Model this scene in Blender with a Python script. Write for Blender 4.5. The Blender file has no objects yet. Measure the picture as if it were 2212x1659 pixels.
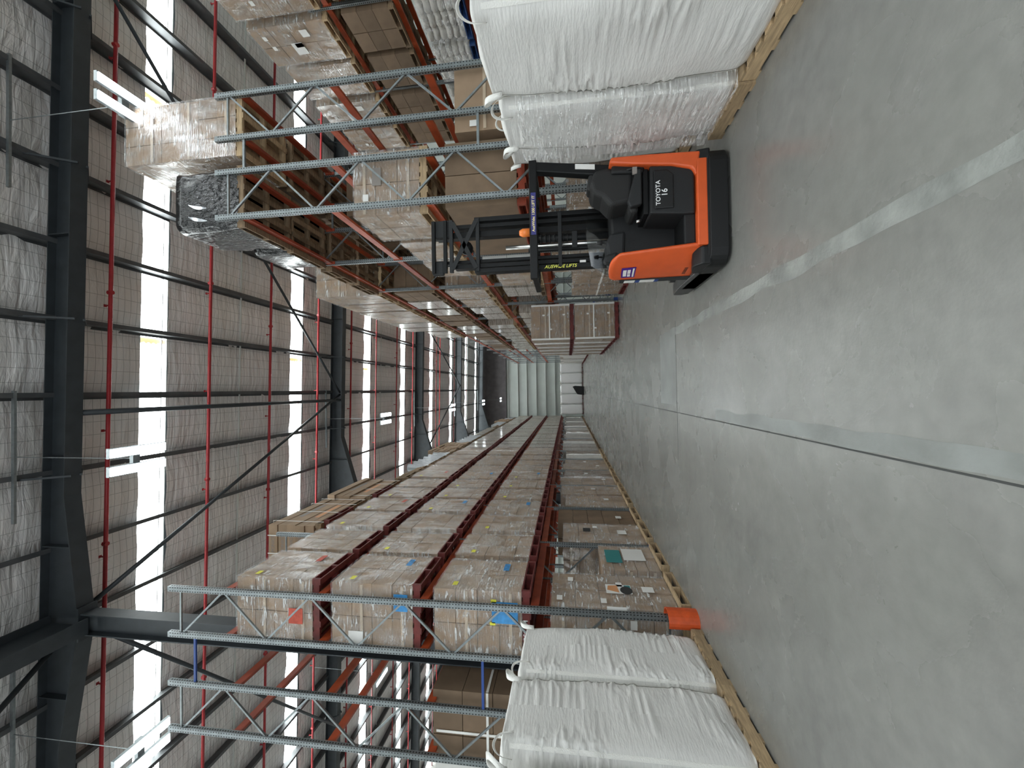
import bpy, math, random
from mathutils import Vector, Matrix, noise
R = random.Random(7)
S = bpy.context.scene
COL = S.collection

# ---------------------------------------------------------------- camera
cam_d = bpy.data.cameras.new('camera'); cam = bpy.data.objects.new('camera', cam_d); COL.objects.link(cam)
M = ((-0.015658180230093927, -0.9997748076914974, 0.01432324325393036),
     (0.13658863293783507, 0.012051938200397214, 0.9905545397088377),
     (-0.9905040972878685, 0.01746667372577913, 0.1363691628078048))
mw = Matrix.Identity(4)
for r in range(3):
    mw[r][0] = M[r][0]; mw[r][1] = -M[r][1]; mw[r][2] = -M[r][2]
mw[2][3] = 1.8
cam.matrix_world = mw
cam_d.sensor_fit = 'HORIZONTAL'; cam_d.sensor_width = 36; cam_d.lens = 863 / 2212 * 36
cam_d.clip_start = .05; cam_d.clip_end = 300
S.camera = cam

# ---------------------------------------------------------------- world, daylight, fill light, exposure
S.view_settings.view_transform = 'Standard'; S.view_settings.look = 'None'
S.view_settings.exposure = 0.2; S.view_settings.gamma = 1; S.view_settings.use_curve_mapping = False
S.cycles.transparent_max_bounces = 24
S.cycles.max_bounces = 8; S.cycles.diffuse_bounces = 5
S.cycles.sample_clamp_indirect = 4
W = bpy.data.worlds.new('sky'); S.world = W; W.use_nodes = True
W.node_tree.nodes['Background'].inputs[0].default_value = (.80, .90, 1, 1)
W.node_tree.nodes['Background'].inputs[1].default_value = 1.0
SKYLIGHT = 12.0          # daylight glowing through the translucent roof sheets
LAMP = 16.0             # LED high bays
def area(name, loc, rot, sx, sy, power, colr):
    l = bpy.data.lights.new(name, 'AREA'); l.shape = 'RECTANGLE'; l.size = sx; l.size_y = sy; l.energy = power; l.color = colr
    o = bpy.data.objects.new(name, l); COL.objects.link(o); o.location = loc; o.rotation_euler = rot
    return o
# added fill light at an assumed, unseen opening behind the photographer
area('rear_fill', (-1, -9.6, 3.2), (math.radians(90), 0, 0), 20, 5.6, 650, (.93, .97, 1))

# ---------------------------------------------------------------- materials
MT = {}
def nd(nt, t, **k):
    n = nt.nodes.new(t)
    for a, v in k.items(): setattr(n, a, v)
    return n
def mat(name, col=(.5, .5, .5), rough=.6, metal=0, spec=.5, coat=0, noise_amt=0, nscale=8, nstretch=(1, 1, 1), bump=0, bscale=40, bstretch=(1, 1, 1), col2=None, rand=0, bdist=.01, coords='Object'):
    m = bpy.data.materials.new(name); m.use_nodes = True; nt = m.node_tree
    b = nt.nodes['Principled BSDF']
    b.inputs['Base Color'].default_value = (*col, 1); b.inputs['Roughness'].default_value = rough
    b.inputs['Metallic'].default_value = metal; b.inputs['Specular IOR Level'].default_value = spec
    b.inputs['Coat Weight'].default_value = coat; b.inputs['Coat Roughness'].default_value = .12
    tc = nd(nt, 'ShaderNodeTexCoord')
    if noise_amt or rand:
        mp = nd(nt, 'ShaderNodeMapping'); mp.inputs['Scale'].default_value = nstretch
        nt.links.new(tc.outputs[coords], mp.inputs[0])
        n = nd(nt, 'ShaderNodeTexNoise'); n.inputs['Scale'].default_value = nscale; n.inputs['Detail'].default_value = 5
        nt.links.new(mp.outputs[0], n.inputs[0])
        mx = nd(nt, 'ShaderNodeMix', data_type='RGBA')
        c2 = col2 or tuple(c * (1 - noise_amt) for c in col)
        mx.inputs[6].default_value = (*col, 1); mx.inputs[7].default_value = (*c2, 1)
        rp = nd(nt, 'ShaderNodeMapRange'); rp.inputs[1].default_value = .35; rp.inputs[2].default_value = .68
        nt.links.new(n.outputs[0], rp.inputs[0]); nt.links.new(rp.outputs[0], mx.inputs[0])
        out = mx.outputs[2]
        if rand:
            oi = nd(nt, 'ShaderNodeObjectInfo'); mr = nd(nt, 'ShaderNodeMapRange')
            mr.inputs[3].default_value = 1 - rand; mr.inputs[4].default_value = 1 + rand
            nt.links.new(oi.outputs['Random'], mr.inputs[0])
            vm = nd(nt, 'ShaderNodeVectorMath', operation='SCALE')
            nt.links.new(out, vm.inputs[0]); nt.links.new(mr.outputs[0], vm.inputs['Scale']); out = vm.outputs[0]
        nt.links.new(out, b.inputs['Base Color'])
    if bump:
        mp = nd(nt, 'ShaderNodeMapping'); mp.inputs['Scale'].default_value = bstretch
        nt.links.new(tc.outputs[coords], mp.inputs[0])
        n = nd(nt, 'ShaderNodeTexNoise'); n.inputs['Scale'].default_value = bscale; n.inputs['Detail'].default_value = 4
        nt.links.new(mp.outputs[0], n.inputs[0])
        bp = nd(nt, 'ShaderNodeBump'); bp.inputs['Strength'].default_value = bump; bp.inputs['Distance'].default_value = bdist
        nt.links.new(n.outputs[0], bp.inputs['Height']); nt.links.new(bp.outputs[0], b.inputs['Normal'])
    MT[name] = m
    return m
def emit(name, col, st):
    m = bpy.data.materials.new(name); m.use_nodes = True; nt = m.node_tree
    b = nt.nodes['Principled BSDF']; b.inputs['Base Color'].default_value = (.8, .8, .8, 1)
    b.inputs['Emission Color'].default_value = (*col, 1); b.inputs['Emission Strength'].default_value = st
    MT[name] = m; return m

mat('carton', (.37, .255, .165), .75, noise_amt=.16, nscale=3, bump=.25, bscale=30, rand=.13)
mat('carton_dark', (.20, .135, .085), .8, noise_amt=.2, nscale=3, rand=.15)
mat('carton_wrapped', (.31, .235, .165), .3, spec=.8, coat=.5, noise_amt=1, col2=(.62, .58, .53), nscale=4, nstretch=(1, 1, 7), bump=1, bscale=9, bstretch=(1, 1, 9), rand=.12, bdist=.05)  # pale streaks imitate film glints in the base colour
mat('tape', (.55, .44, .32), .3)
mat('galv', (.30, .33, .34), .42, metal=.75, noise_amt=.2, nscale=14)
mat('rack_orange', (.47, .08, .025), .42, noise_amt=.35, nscale=5)
mat('rack_orange2', (.34, .055, .022), .5, noise_amt=.35, nscale=5)
mat('blue_paint', (.02, .06, .25), .5)
mat('guard_orange', (.72, .10, .02), .5, noise_amt=.25, nscale=9)
mat('red_pallet', (.17, .026, .022), .6, noise_amt=.45, nscale=6, rand=.15)
mat('wood', (.50, .36, .21), .8, noise_amt=.4, nscale=5, nstretch=(1, 8, 8), bump=.3, bscale=20, bstretch=(1, 6, 6), rand=.2)
mat('wood_old', (.27, .185, .11), .85, noise_amt=.45, nscale=5, nstretch=(1, 8, 8), rand=.25)
mat('blue_pallet', (.02, .07, .22), .6, noise_amt=.3)
mat('steel_dark', (.035, .042, .048), .55, noise_amt=.25, nscale=4)
mat('fascia', (.12, .105, .11), .6, noise_amt=.3, nscale=2)
mat('purlin', (.11, .115, .12), .5, metal=.3, noise_amt=.3, nscale=3)
mat('pipe_red', (.36, .02, .025), .45, noise_amt=.2)
mat('label', (.80, .79, .76), .6)
mat('label_yellow', (.75, .72, .06), .5)
mat('label_blue', (.06, .33, .72), .5, noise_amt=.3, nscale=12)
mat('label_red', (.62, .10, .06), .6, noise_amt=.3, nscale=12)
mat('label_black', (.03, .03, .03), .6)
mat('label_teal', (.03, .22, .22), .6)
mat('print_orange', (.65, .30, .13), .6)
mat('print_grey', (.25, .22, .2), .6)
mat('black_film', (.006, .007, .008), .2, spec=.5, coat=.3, bump=1, bscale=6, bstretch=(2.5, 2.5, 1), bdist=.10)
mat('bag', (.80, .79, .765), .42, bump=.35, bscale=9, bstretch=(1.2, 1.2, 6), bdist=.02, noise_amt=.06, nscale=3)
mat('bag_strap', (.88, .87, .83), .5, bump=.5, bscale=90)
mat('bag_far', (.85, .85, .85), .6, bump=.6, bscale=5, bstretch=(4, 4, 1), bdist=.04)
mat('sack', (.58, .56, .50), .5, bump=.5, bscale=8)
mat('truck_orange', (.72, .11, .025), .38, noise_amt=.1, nscale=7)
mat('truck_black', (.009, .0095, .010), .5, spec=.35, bump=.12, bscale=160)
mat('truck_grey', (.018, .019, .020), .55, spec=.3, bump=.15, bscale=150)
mat('truck_leg', (.055, .055, .055), .45, noise_amt=.4, nscale=6)
mat('mast_black', (.006, .0065, .007), .5, spec=.25)
mat('rubber', (.012, .012, .012), .7)
mat('chrome', (.75, .74, .72), .3, metal=1)
mat('beacon_orange', (.85, .22, .04), .25)
mat('sign_blue', (.03, .03, .18), .5)
mat('sign_purple', (.06, .01, .22), .5)
mat('text_white', (.9, .9, .9), .5)
mat('text_yellow', (.90, .78, .35), .5)
mat('text_lime', (.85, .85, .12), .5)
mat('metal_pail', (.55, .57, .6), .3, metal=.8)
mat('end_sheet', (.52, .56, .53), .6, noise_amt=.08, nscale=1)
mat('girt', (.62, .64, .62), .5)
mat('white_board', (.72, .71, .68), .7)
mat('blue_film', (.05, .12, .35), .3)
mat('joint', (.30, .31, .29), .5, noise_amt=1, col2=(.17, .175, .165), nscale=3.5, bump=.4, bscale=25)
mat('joint_dark', (.05, .052, .05), .8)
mat('patch', (.24, .25, .24), .38, noise_amt=1, col2=(.165, .17, .16), nscale=2.2, bump=.25, bscale=20)
emit('skylight', (.93, 1, 1), SKYLIGHT)
emit('lamp_glow', (.88, .95, 1), LAMP)
emit('lap_glow', (1, .62, .2), .9)  # emission for daylight in the skylight sheet laps
mat('skylight_edge', (.75, .62, .35), .6)

def film_material():
    m = bpy.data.materials.new('stretch_film'); m.use_nodes = True; nt = m.node_tree
    nt.nodes.remove(nt.nodes['Principled BSDF'])
    tc = nd(nt, 'ShaderNodeTexCoord'); oi = nd(nt, 'ShaderNodeObjectInfo')
    off = nd(nt, 'ShaderNodeVectorMath', operation='ADD')
    nt.links.new(tc.outputs['Object'], off.inputs[0]); nt.links.new(oi.outputs['Location'], off.inputs[1])
    mp = nd(nt, 'ShaderNodeMapping'); mp.inputs['Scale'].default_value = (1.2, 1.2, 9)
    mp2 = nd(nt, 'ShaderNodeMapping'); mp2.inputs['Scale'].default_value = (2.5, 2.5, 1.2)
    nt.links.new(off.outputs[0], mp.inputs[0]); nt.links.new(off.outputs[0], mp2.inputs[0])
    n1 = nd(nt, 'ShaderNodeTexNoise'); n1.inputs['Scale'].default_value = 4.5; n1.inputs['Detail'].default_value = 6; n1.inputs['Distortion'].default_value = .6
    n2 = nd(nt, 'ShaderNodeTexNoise'); n2.inputs['Scale'].default_value = 2.2; n2.inputs['Detail'].default_value = 3
    nt.links.new(mp.outputs[0], n1.inputs[0]); nt.links.new(mp2.outputs[0], n2.inputs[0])
    ad = nd(nt, 'ShaderNodeMath', operation='ADD'); nt.links.new(n1.outputs[0], ad.inputs[0]); nt.links.new(n2.outputs[0], ad.inputs[1])
    bp = nd(nt, 'ShaderNodeBump'); bp.inputs['Strength'].default_value = 1; bp.inputs['Distance'].default_value = .10
    nt.links.new(ad.outputs[0], bp.inputs['Height'])
    gl = nd(nt, 'ShaderNodeBsdfGlossy'); gl.inputs['Roughness'].default_value = .10; gl.inputs['Color'].default_value = (1, 1, 1, 1)
    nt.links.new(bp.outputs[0], gl.inputs['Normal'])
    df = nd(nt, 'ShaderNodeBsdfDiffuse'); df.inputs['Color'].default_value = (.85, .85, .84, 1)
    tr = nd(nt, 'ShaderNodeBsdfTransparent')
    m1 = nd(nt, 'ShaderNodeMixShader'); m2 = nd(nt, 'ShaderNodeMixShader')
    # film highlights painted as diffuse white streaks, only in patches
    mp3 = nd(nt, 'ShaderNodeMapping'); mp3.inputs['Scale'].default_value = (1.3, 1.3, 7.5)
    nt.links.new(off.outputs[0], mp3.inputs[0])
    n3 = nd(nt, 'ShaderNodeTexNoise'); n3.inputs['Scale'].default_value = 3.2; n3.inputs['Detail'].default_value = 3; n3.inputs['Distortion'].default_value = .8
    nt.links.new(mp3.outputs[0], n3.inputs[0])
    def rng(src, a, b, c, d):
        r = nd(nt, 'ShaderNodeMapRange'); r.inputs[1].default_value = a; r.inputs[2].default_value = b; r.inputs[3].default_value = c; r.inputs[4].default_value = d
        nt.links.new(src, r.inputs[0]); return r.outputs[0]
    def mth(op, a, b):
        x = nd(nt, 'ShaderNodeMath', operation=op); nt.links.new(a, x.inputs[0]); nt.links.new(b, x.inputs[1]); return x.outputs[0]
    glint = mth('MULTIPLY', rng(n3.outputs[0], .57, .64, 0, .9), rng(n2.outputs[0], .40, .56, .15, 1))
    haze = rng(n2.outputs[0], .4, .7, .02, .10)
    nt.links.new(mth('MAXIMUM', glint, haze), m1.inputs[0])
    nt.links.new(tr.outputs[0], m1.inputs[1]); nt.links.new(df.outputs[0], m1.inputs[2])
    nt.links.new(rng(n2.outputs[0], .35, .65, .08, .34), m2.inputs[0])
    nt.links.new(m1.outputs[0], m2.inputs[1]); nt.links.new(gl.outputs[0], m2.inputs[2])
    nt.links.new(m2.outputs[0], nt.nodes['Material Output'].inputs[0])
    MT['film'] = m
film_material()
def clear_material():
    m = bpy.data.materials.new('clear_plastic'); m.use_nodes = True; nt = m.node_tree
    nt.nodes.remove(nt.nodes['Principled BSDF'])
    tr = nd(nt, 'ShaderNodeBsdfTransparent'); tr.inputs[0].default_value = (.8, .82, .82, 1)
    gl = nd(nt, 'ShaderNodeBsdfGlossy'); gl.inputs['Roughness'].default_value = .05
    mx = nd(nt, 'ShaderNodeMixShader'); mx.inputs[0].default_value = .06
    nt.links.new(tr.outputs[0], mx.inputs[1]); nt.links.new(gl.outputs[0], mx.inputs[2]); nt.links.new(mx.outputs[0], nt.nodes['Material Output'].inputs[0])
    MT['clear'] = m
clear_material()

def floor_material():
    m = mat('concrete', (.2, .21, .2), .33, spec=.45)
    nt = m.node_tree; b = nt.nodes['Principled BSDF']
    tc = nd(nt, 'ShaderNodeTexCoord')
    def nz(scale, detail, st=(1, 1, 1), dist=0):
        mp = nd(nt, 'ShaderNodeMapping'); mp.inputs['Scale'].default_value = st
        nt.links.new(tc.outputs['Object'], mp.inputs[0])
        n = nd(nt, 'ShaderNodeTexNoise'); n.inputs['Scale'].default_value = scale; n.inputs['Detail'].default_value = detail; n.inputs['Distortion'].default_value = dist
        nt.links.new(mp.outputs[0], n.inputs[0]); return n.outputs[0]
    def ramp(src, a, c, lo, hi):
        r = nd(nt, 'ShaderNodeMapRange'); r.inputs[1].default_value = a; r.inputs[2].default_value = c; r.inputs[3].default_value = lo; r.inputs[4].default_value = hi
        nt.links.new(src, r.inputs[0]); return r.outputs[0]
    def mul(a, c):
        x = nd(nt, 'ShaderNodeMath', operation='MULTIPLY'); nt.links.new(a, x.inputs[0]); nt.links.new(c, x.inputs[1]); return x.outputs[0]
    big = ramp(nz(.45, 6, dist=.5), .3, .7, .90, 1.08)
    fine = ramp(nz(9, 8), .3, .7, .93, 1.07)
    scuff = ramp(nz(1.6, 9, (.7, 1.2, 1), .5), .52, .80, 1, .84)
    light = ramp(nz(3.3, 10, (.8, 1.2, 1), .4), .50, .80, 1, 1.10)
    v = mul(mul(big, fine), mul(scuff, light))
    sc = nd(nt, 'ShaderNodeVectorMath', operation='SCALE'); sc.inputs[0].default_value = (.214, .212, .197)
    nt.links.new(v, sc.inputs['Scale']); nt.links.new(sc.outputs[0], b.inputs['Base Color'])
    nt.links.new(ramp(nz(1.1, 9, dist=.4), .3, .7, .17, .36), b.inputs['Roughness'])
    bp = nd(nt, 'ShaderNodeBump'); bp.inputs['Strength'].default_value = .12; bp.inputs['Distance'].default_value = .01
    nt.links.new(nz(30, 5), bp.inputs['Height']); nt.links.new(bp.outputs[0], b.inputs['Normal'])
floor_material()

def foil_material():
    m = mat('foil', (.42, .40, .39), .38, metal=.22)
    nt = m.node_tree; b = nt.nodes['Principled BSDF']
    tc = nd(nt, 'ShaderNodeTexCoord')
    mp = nd(nt, 'ShaderNodeMapping'); mp.inputs['Scale'].default_value = (.8, 3.2, 1)
    nt.links.new(tc.outputs['Object'], mp.inputs[0])
    n = nd(nt, 'ShaderNodeTexNoise'); n.inputs['Scale'].default_value = 1.6; n.inputs['Detail'].default_value = 6; n.inputs['Distortion'].default_value = .5
    nt.links.new(mp.outputs[0], n.inputs[0])
    bp = nd(nt, 'ShaderNodeBump'); bp.inputs['Strength'].default_value = .9; bp.inputs['Distance'].default_value = .10
    nt.links.new(n.outputs[0], bp.inputs['Height']); nt.links.new(bp.outputs[0], b.inputs['Normal'])
    # safety mesh wires, .3 m by .15 m
    br = nd(nt, 'ShaderNodeTexBrick'); br.offset = 0; br.inputs['Scale'].default_value = 1
    br.inputs['Brick Width'].default_value = .30; br.inputs['Row Height'].default_value = .15; br.inputs['Mortar Size'].default_value = .006; br.inputs['Mortar Smooth'].default_value = .2
    br.inputs['Color1'].default_value = (1, 1, 1, 1); br.inputs['Color2'].default_value = (1, 1, 1, 1); br.inputs['Mortar'].default_value = (.55, .55, .55, 1)
    nt.links.new(tc.outputs['Object'], br.inputs[0])
    n2 = nd(nt, 'ShaderNodeTexNoise'); n2.inputs['Scale'].default_value = .9; n2.inputs['Detail'].default_value = 5
    nt.links.new(mp.outputs[0], n2.inputs[0])
    mx = nd(nt, 'ShaderNodeMix', data_type='RGBA'); mx.inputs[6].default_value = (.70, .665, .64, 1); mx.inputs[7].default_value = (.93, .92, .92, 1)
    nt.links.new(n2.outputs[0], mx.inputs[0])
    m3 = nd(nt, 'ShaderNodeMix', data_type='RGBA', blend_type='MULTIPLY'); m3.inputs[0].default_value = 1
    nt.links.new(mx.outputs[2], m3.inputs[6]); nt.links.new(br.outputs[0], m3.inputs[7])
    nt.links.new(m3.outputs[2], b.inputs['Base Color'])
foil_material()

# ---------------------------------------------------------------- geometry helpers
class MB:
    def __init__(s): s.v = []; s.f = []
    def box(s, x0, x1, y0, y1, z0, z1):
        i = len(s.v)
        s.v += [(x0, y0, z0), (x1, y0, z0), (x1, y1, z0), (x0, y1, z0), (x0, y0, z1), (x1, y0, z1), (x1, y1, z1), (x0, y1, z1)]
        s.f += [(i, i+3, i+2, i+1), (i+4, i+5, i+6, i+7), (i, i+1, i+5, i+4), (i+1, i+2, i+6, i+5), (i+2, i+3, i+7, i+6), (i+3, i, i+4, i+7)]
        return s
    def prism(s, pts, a, b, axis):
        """polygon pts (2-D, CCW) extruded from a to b along axis 0,1,2"""
        i = len(s.v); n = len(pts)
        for h in (a, b):
            for p, q in pts:
                s.v.append((h, p, q) if axis == 0 else (p, h, q) if axis == 1 else (p, q, h))
        s.f += [tuple(range(i+n-1, i-1, -1)), tuple(range(i+n, i+2*n))]
        for k in range(n):
            s.f.append((i+k, i+(k+1) % n, i+n+(k+1) % n, i+n+k))
        return s
    def tube(s, pts, r, n=8, cap=True):
        rings = []
        for k, p in enumerate(pts):
            p = Vector(p)
            d = (Vector(pts[min(k+1, len(pts)-1)]) - Vector(pts[max(k-1, 0)])).normalized()
            u = d.cross(Vector((0, 0, 1)))
            if u.length < .05: u = d.cross(Vector((1, 0, 0)))
            u.normalize(); w = d.cross(u); i = len(s.v); rr = r[k] if isinstance(r, (list, tuple)) else r
            for a in range(n):
                t = 2*math.pi*a/n; s.v.append(tuple(p + u*math.cos(t)*rr + w*math.sin(t)*rr))
            rings.append(i)
        for a, b in zip(rings, rings[1:]):
            for k in range(n): s.f.append((a+k, a+(k+1) % n, b+(k+1) % n, b+k))
        if cap: s.f += [tuple(range(rings[0]+n-1, rings[0]-1, -1)), tuple(range(rings[-1], rings[-1]+n))]
        return s
    def bar(s, p, q, w, h):
        p = Vector(p); q = Vector(q); d = (q-p).normalized()
        u = d.cross(Vector((0, 0, 1)))
        if u.length < .05: u = Vector((1, 0, 0))
        u.normalize(); t = u.cross(d); i = len(s.v)
        for c in (p, q):
            for a, b in ((-1, -1), (1, -1), (1, 1), (-1, 1)): s.v.append(tuple(c + u*a*w/2 + t*b*h/2))
        s.f += [(i, i+1, i+2, i+3), (i+7, i+6, i+5, i+4)]
        for k in range(4): s.f.append((i+k, i+4+k, i+4+(k+1) % 4, i+(k+1) % 4))
        return s
    def grid(s, P):
        i = len(s.v); nr = len(P); nc = len(P[0])
        for row in P: s.v += [tuple(p) for p in row]
        for a in range(nr-1):
            for b in range(nc-1): s.f.append((i+a*nc+b, i+a*nc+b+1, i+(a+1)*nc+b+1, i+(a+1)*nc+b))
        return s
    def mesh(s, name, m, smooth=False):
        me = bpy.data.meshes.new(name); me.from_pydata(s.v, [], s.f); me.materials.append(MT[m])
        if smooth: me.polygons.foreach_set('use_smooth', [True]*len(me.polygons))
        me.update(); return me
    def obj(s, name, m, parent=None, loc=(0, 0, 0), smooth=False, bevel=0):
        o = link(name, s.mesh(name, m, smooth), parent, loc)
        if bevel:
            b = o.modifiers.new('bevel', 'BEVEL'); b.width = bevel; b.segments = 2; b.limit_method = 'ANGLE'
        return o
def link(name, data, parent=None, loc=(0, 0, 0), rot=None):
    o = bpy.data.objects.new(name, data); COL.objects.link(o); o.parent = parent; o.location = loc
    if rot: o.rotation_euler = rot
    return o
def tag(o, label=None, cat=None, group=None, kind=None):
    for k, v in (('label', label), ('category', cat), ('group', group), ('kind', kind)):
        if v: o[k] = v
    return o
def thing(name, label, cat, loc, group=None):
    return tag(link(name, None, None, loc), label, cat, group)
def struct(name, mb, m, parent=None, smooth=False):
    o = mb.obj(name, m, parent, smooth=smooth)
    if not parent: o['kind'] = 'structure'
    return o
_mc = {}
def boxmesh(name, dx, dy, dz, m):
    """shared box, origin at its centre"""
    k = (name, round(dx, 3), round(dy, 3), round(dz, 3), m)
    if k not in _mc: _mc[k] = MB().box(-dx/2, dx/2, -dy/2, dy/2, -dz/2, dz/2).mesh(name, m)
    return _mc[k]
ONES = 'first second third fourth fifth sixth seventh eighth ninth tenth eleventh twelfth thirteenth fourteenth fifteenth sixteenth seventeenth eighteenth nineteenth twentieth'.split()
def ordn(n):
    if n < 20: return ONES[n]
    if n % 10 == 9: return ('thirtieth', 'fortieth')[(n+1)//10-3]
    return ('twenty-', 'thirty-', 'forty-')[(n+1)//10-2] + ONES[n % 10]
def text(txt, size, m, parent, loc, rot, name='lettering', extrude=.001, shear=0, align='CENTER'):
    c = bpy.data.curves.new('lettering', 'FONT'); c.body = txt; c.size = size; c.extrude = extrude; c.align_x = align; c.align_y = 'CENTER'; c.shear = shear; c.offset = size*.012
    t = bpy.data.objects.new('tmp', c); COL.objects.link(t)
    dg = bpy.context.evaluated_depsgraph_get(); me = bpy.data.meshes.new_from_object(t.evaluated_get(dg)); COL.objects.unlink(t); bpy.data.objects.remove(t)
    me.materials.clear(); me.materials.append(MT[m])
    return link(name, me, parent, loc, rot)
H90 = math.pi/2

# ---------------------------------------------------------------- building shell
XL, XR, YB, YE = -30, 15, -10, 49.7
def zr(x): return 12.85 - .025*x
fl = struct('floor', MB().box(XL, XR, YB, YE+.3, -.3, 0), 'concrete')
def ragged(x0, x1, y0, y1, amp, seed, n=90, z=.0015):
    mb = MB(); A = []
    for k in range(n+1):
        y = y0 + (y1-y0)*k/n
        A.append([(x0 + amp*noise.noise((seed, y*1.9, 0)), y, z), ((x0+x1)/2, y, z), (x1 + amp*noise.noise((seed+9, y*2.3, 0)), y, z)])
    P = [[A[k][c] for k in range(n+1)] for c in range(3)]
    return mb.grid([r[::-1] for r in P])
ragged(.87, 1.0, 1.2, 7.3, .035, 1).obj('repaired_joint', 'joint', fl)
ragged(-.405, -.285, 1.2, 5.2, .03, 5).obj('repaired_joint', 'patch', fl)
MB().box(-.425, -.414, 1.2, 20, .0, .003).obj('joint_line', 'joint_dark', fl)
MB().box(-1.2, 1.1, 6.93, 6.934, .0, .0025).obj('joint_line', 'joint_dark', fl)
P = [[(-.3 + 1.3*t, 6.96 + 1.1*s_ + .05*noise.noise((t*6, s_*4, 2)), .001) for t in [k/20 for k in range(21)]] for s_ in (0, .5, 1)]
MB().grid(P).obj('repaired_joint', 'patch', fl)

sky = [(-8.3, -7.5), (-2.3, -1.5), (3.3, 4.1), (8.95, 9.68), (14.62, 15.40), (20.45, 21.25), (25.3, 26.1), (31.0, 31.8), (36.55, 37.35), (42.2, 43.0), (46.9, 47.7)]
ceil = tag(link('ceiling', None), 'silver foil roof with purlins and translucent strips', None, None, 'structure')
edges = [YB] + [v for p in sky for v in p] + [YE]
PX = [1.62 + 1.63*k for k in range(-19, 9)]
def zfoil(x, y):
    t = ((x - PX[0]) / 1.63) % 1
    return zr(x) - .10*4*t*(1-t)*(.75 + .5*noise.noise((math.floor((x-PX[0])/1.63)*3.1, y*.35, 0))) + .035*noise.noise((x*.9, y*2.6, 3))
for i in range(0, len(edges), 2):
    y0, y1 = edges[i], edges[i+1]
    ny = max(2, int((y1-y0)/.28)) if y1 < 30 else max(2, int((y1-y0)/.7)); nx = int((XR-XL)/.33)
    P = [[(XL + (XR-XL)*a/nx, y0 + (y1-y0)*b/ny, zfoil(XL + (XR-XL)*a/nx, y0 + (y1-y0)*b/ny)) for a in range(nx+1)] for b in range(ny+1)]
    MB().grid([r[::-1] for r in P]).obj('insulation_blanket', 'foil', ceil, smooth=True)
# outer roof sheet closes the building above the blanket
mb = MB()
for i in range(0, len(edges), 2):
    mb.prism([(XL, zr(XL)+.1), (XR, zr(XR)+.1), (XR, zr(XR)+.16), (XL, zr(XL)+.16)], edges[i]-.02, edges[i+1]+.02, 1)
mb.obj('roof_sheet', 'steel_dark', ceil)
for i, (y0, y1) in enumerate(sky):
    w = MB().prism([(XL, zr(XL)+.05), (XR, zr(XR)+.05), (XR, zr(XR)+.07), (XL, zr(XL)+.07)], y0, y1, 1).obj('window_%d' % (i+1), 'skylight')
    tag(w, 'translucent roof sheet strip glowing with daylight', None, None, 'structure')
    for yy in (y0, y1-.02, y0+(y1-y0)*.78):
        MB().prism([(XL, zr(XL)-.03), (XR, zr(XR)-.03), (XR, zr(XR)+.04), (XL, zr(XL)+.04)], yy, yy+.02, 1).obj('skylight_rib', 'girt', w)
ZP = [(0, -.05), (.10, -.05), (.10, -.03), (.02, -.03), (.02, .235), (-.06, .235), (-.06, .255), (0, .255)]
for x in PX:
    z = zr(x) - .27
    MB().prism([(x+p, z+q) for p, q in ZP], YB, YE, 1).obj('purlin', 'purlin', ceil)
# bridging rods between purlins
for yy in (4.6, 12.1, 22.4, 32.7, 43):
    mb = MB()
    for xa, xb in zip(PX, PX[1:]): mb.bar((xa, yy, zr(xa)-.1), (xb, yy, zr(xb)-.1), .05, .02)
    o = mb.obj('purlin_bridging', 'girt', ceil)
# lapped sheet ends, daylight through them put in as a warm glow
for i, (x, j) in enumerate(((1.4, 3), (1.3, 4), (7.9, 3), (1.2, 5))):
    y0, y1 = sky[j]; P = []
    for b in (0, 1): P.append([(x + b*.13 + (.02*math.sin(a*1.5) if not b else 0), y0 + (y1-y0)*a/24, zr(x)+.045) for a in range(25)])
    MB().grid(P).obj('sheet_lap', 'lap_glow', ceil)

# end wall: pale sheeting on horizontal girts, dark fascia truss above
wb = struct('wall_far', MB().box(XL, XR, YE, YE+.2, 0, 10.9), 'end_sheet')
for k in range(60):
    x = -14 + k*.5
    MB().box(x, x+.035, YE-.02, YE, 0, 9.3).obj('sheet_rib', 'end_sheet', wb)
for z in (2.1, 3.29, 4.44, 5.6, 6.8, 7.9, 9.14):
    MB().box(XL, XR, YE-.2, YE-.02, z-.04, z+.035).obj('girt', 'girt', wb)
struct('trim_1', MB().box(XL, XR, YE-.35, YE+.2, 9.35, 13.7), 'fascia')
struct('wall_left', MB().box(XL-.2, XL, YB, YE, 0, 13.7), 'white_board')
struct('wall_right', MB().box(XR, XR+.2, YB, YE, 0, 12.6), 'end_sheet')
struct('wall_back', MB().box(XL, -12, YB-.2, YB, 0, 13.6).box(-12, 10, YB-.2, YB, 6.2, 13.2).box(10, XR, YB-.2, YB, 0, 12.7), 'end_sheet')

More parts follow.
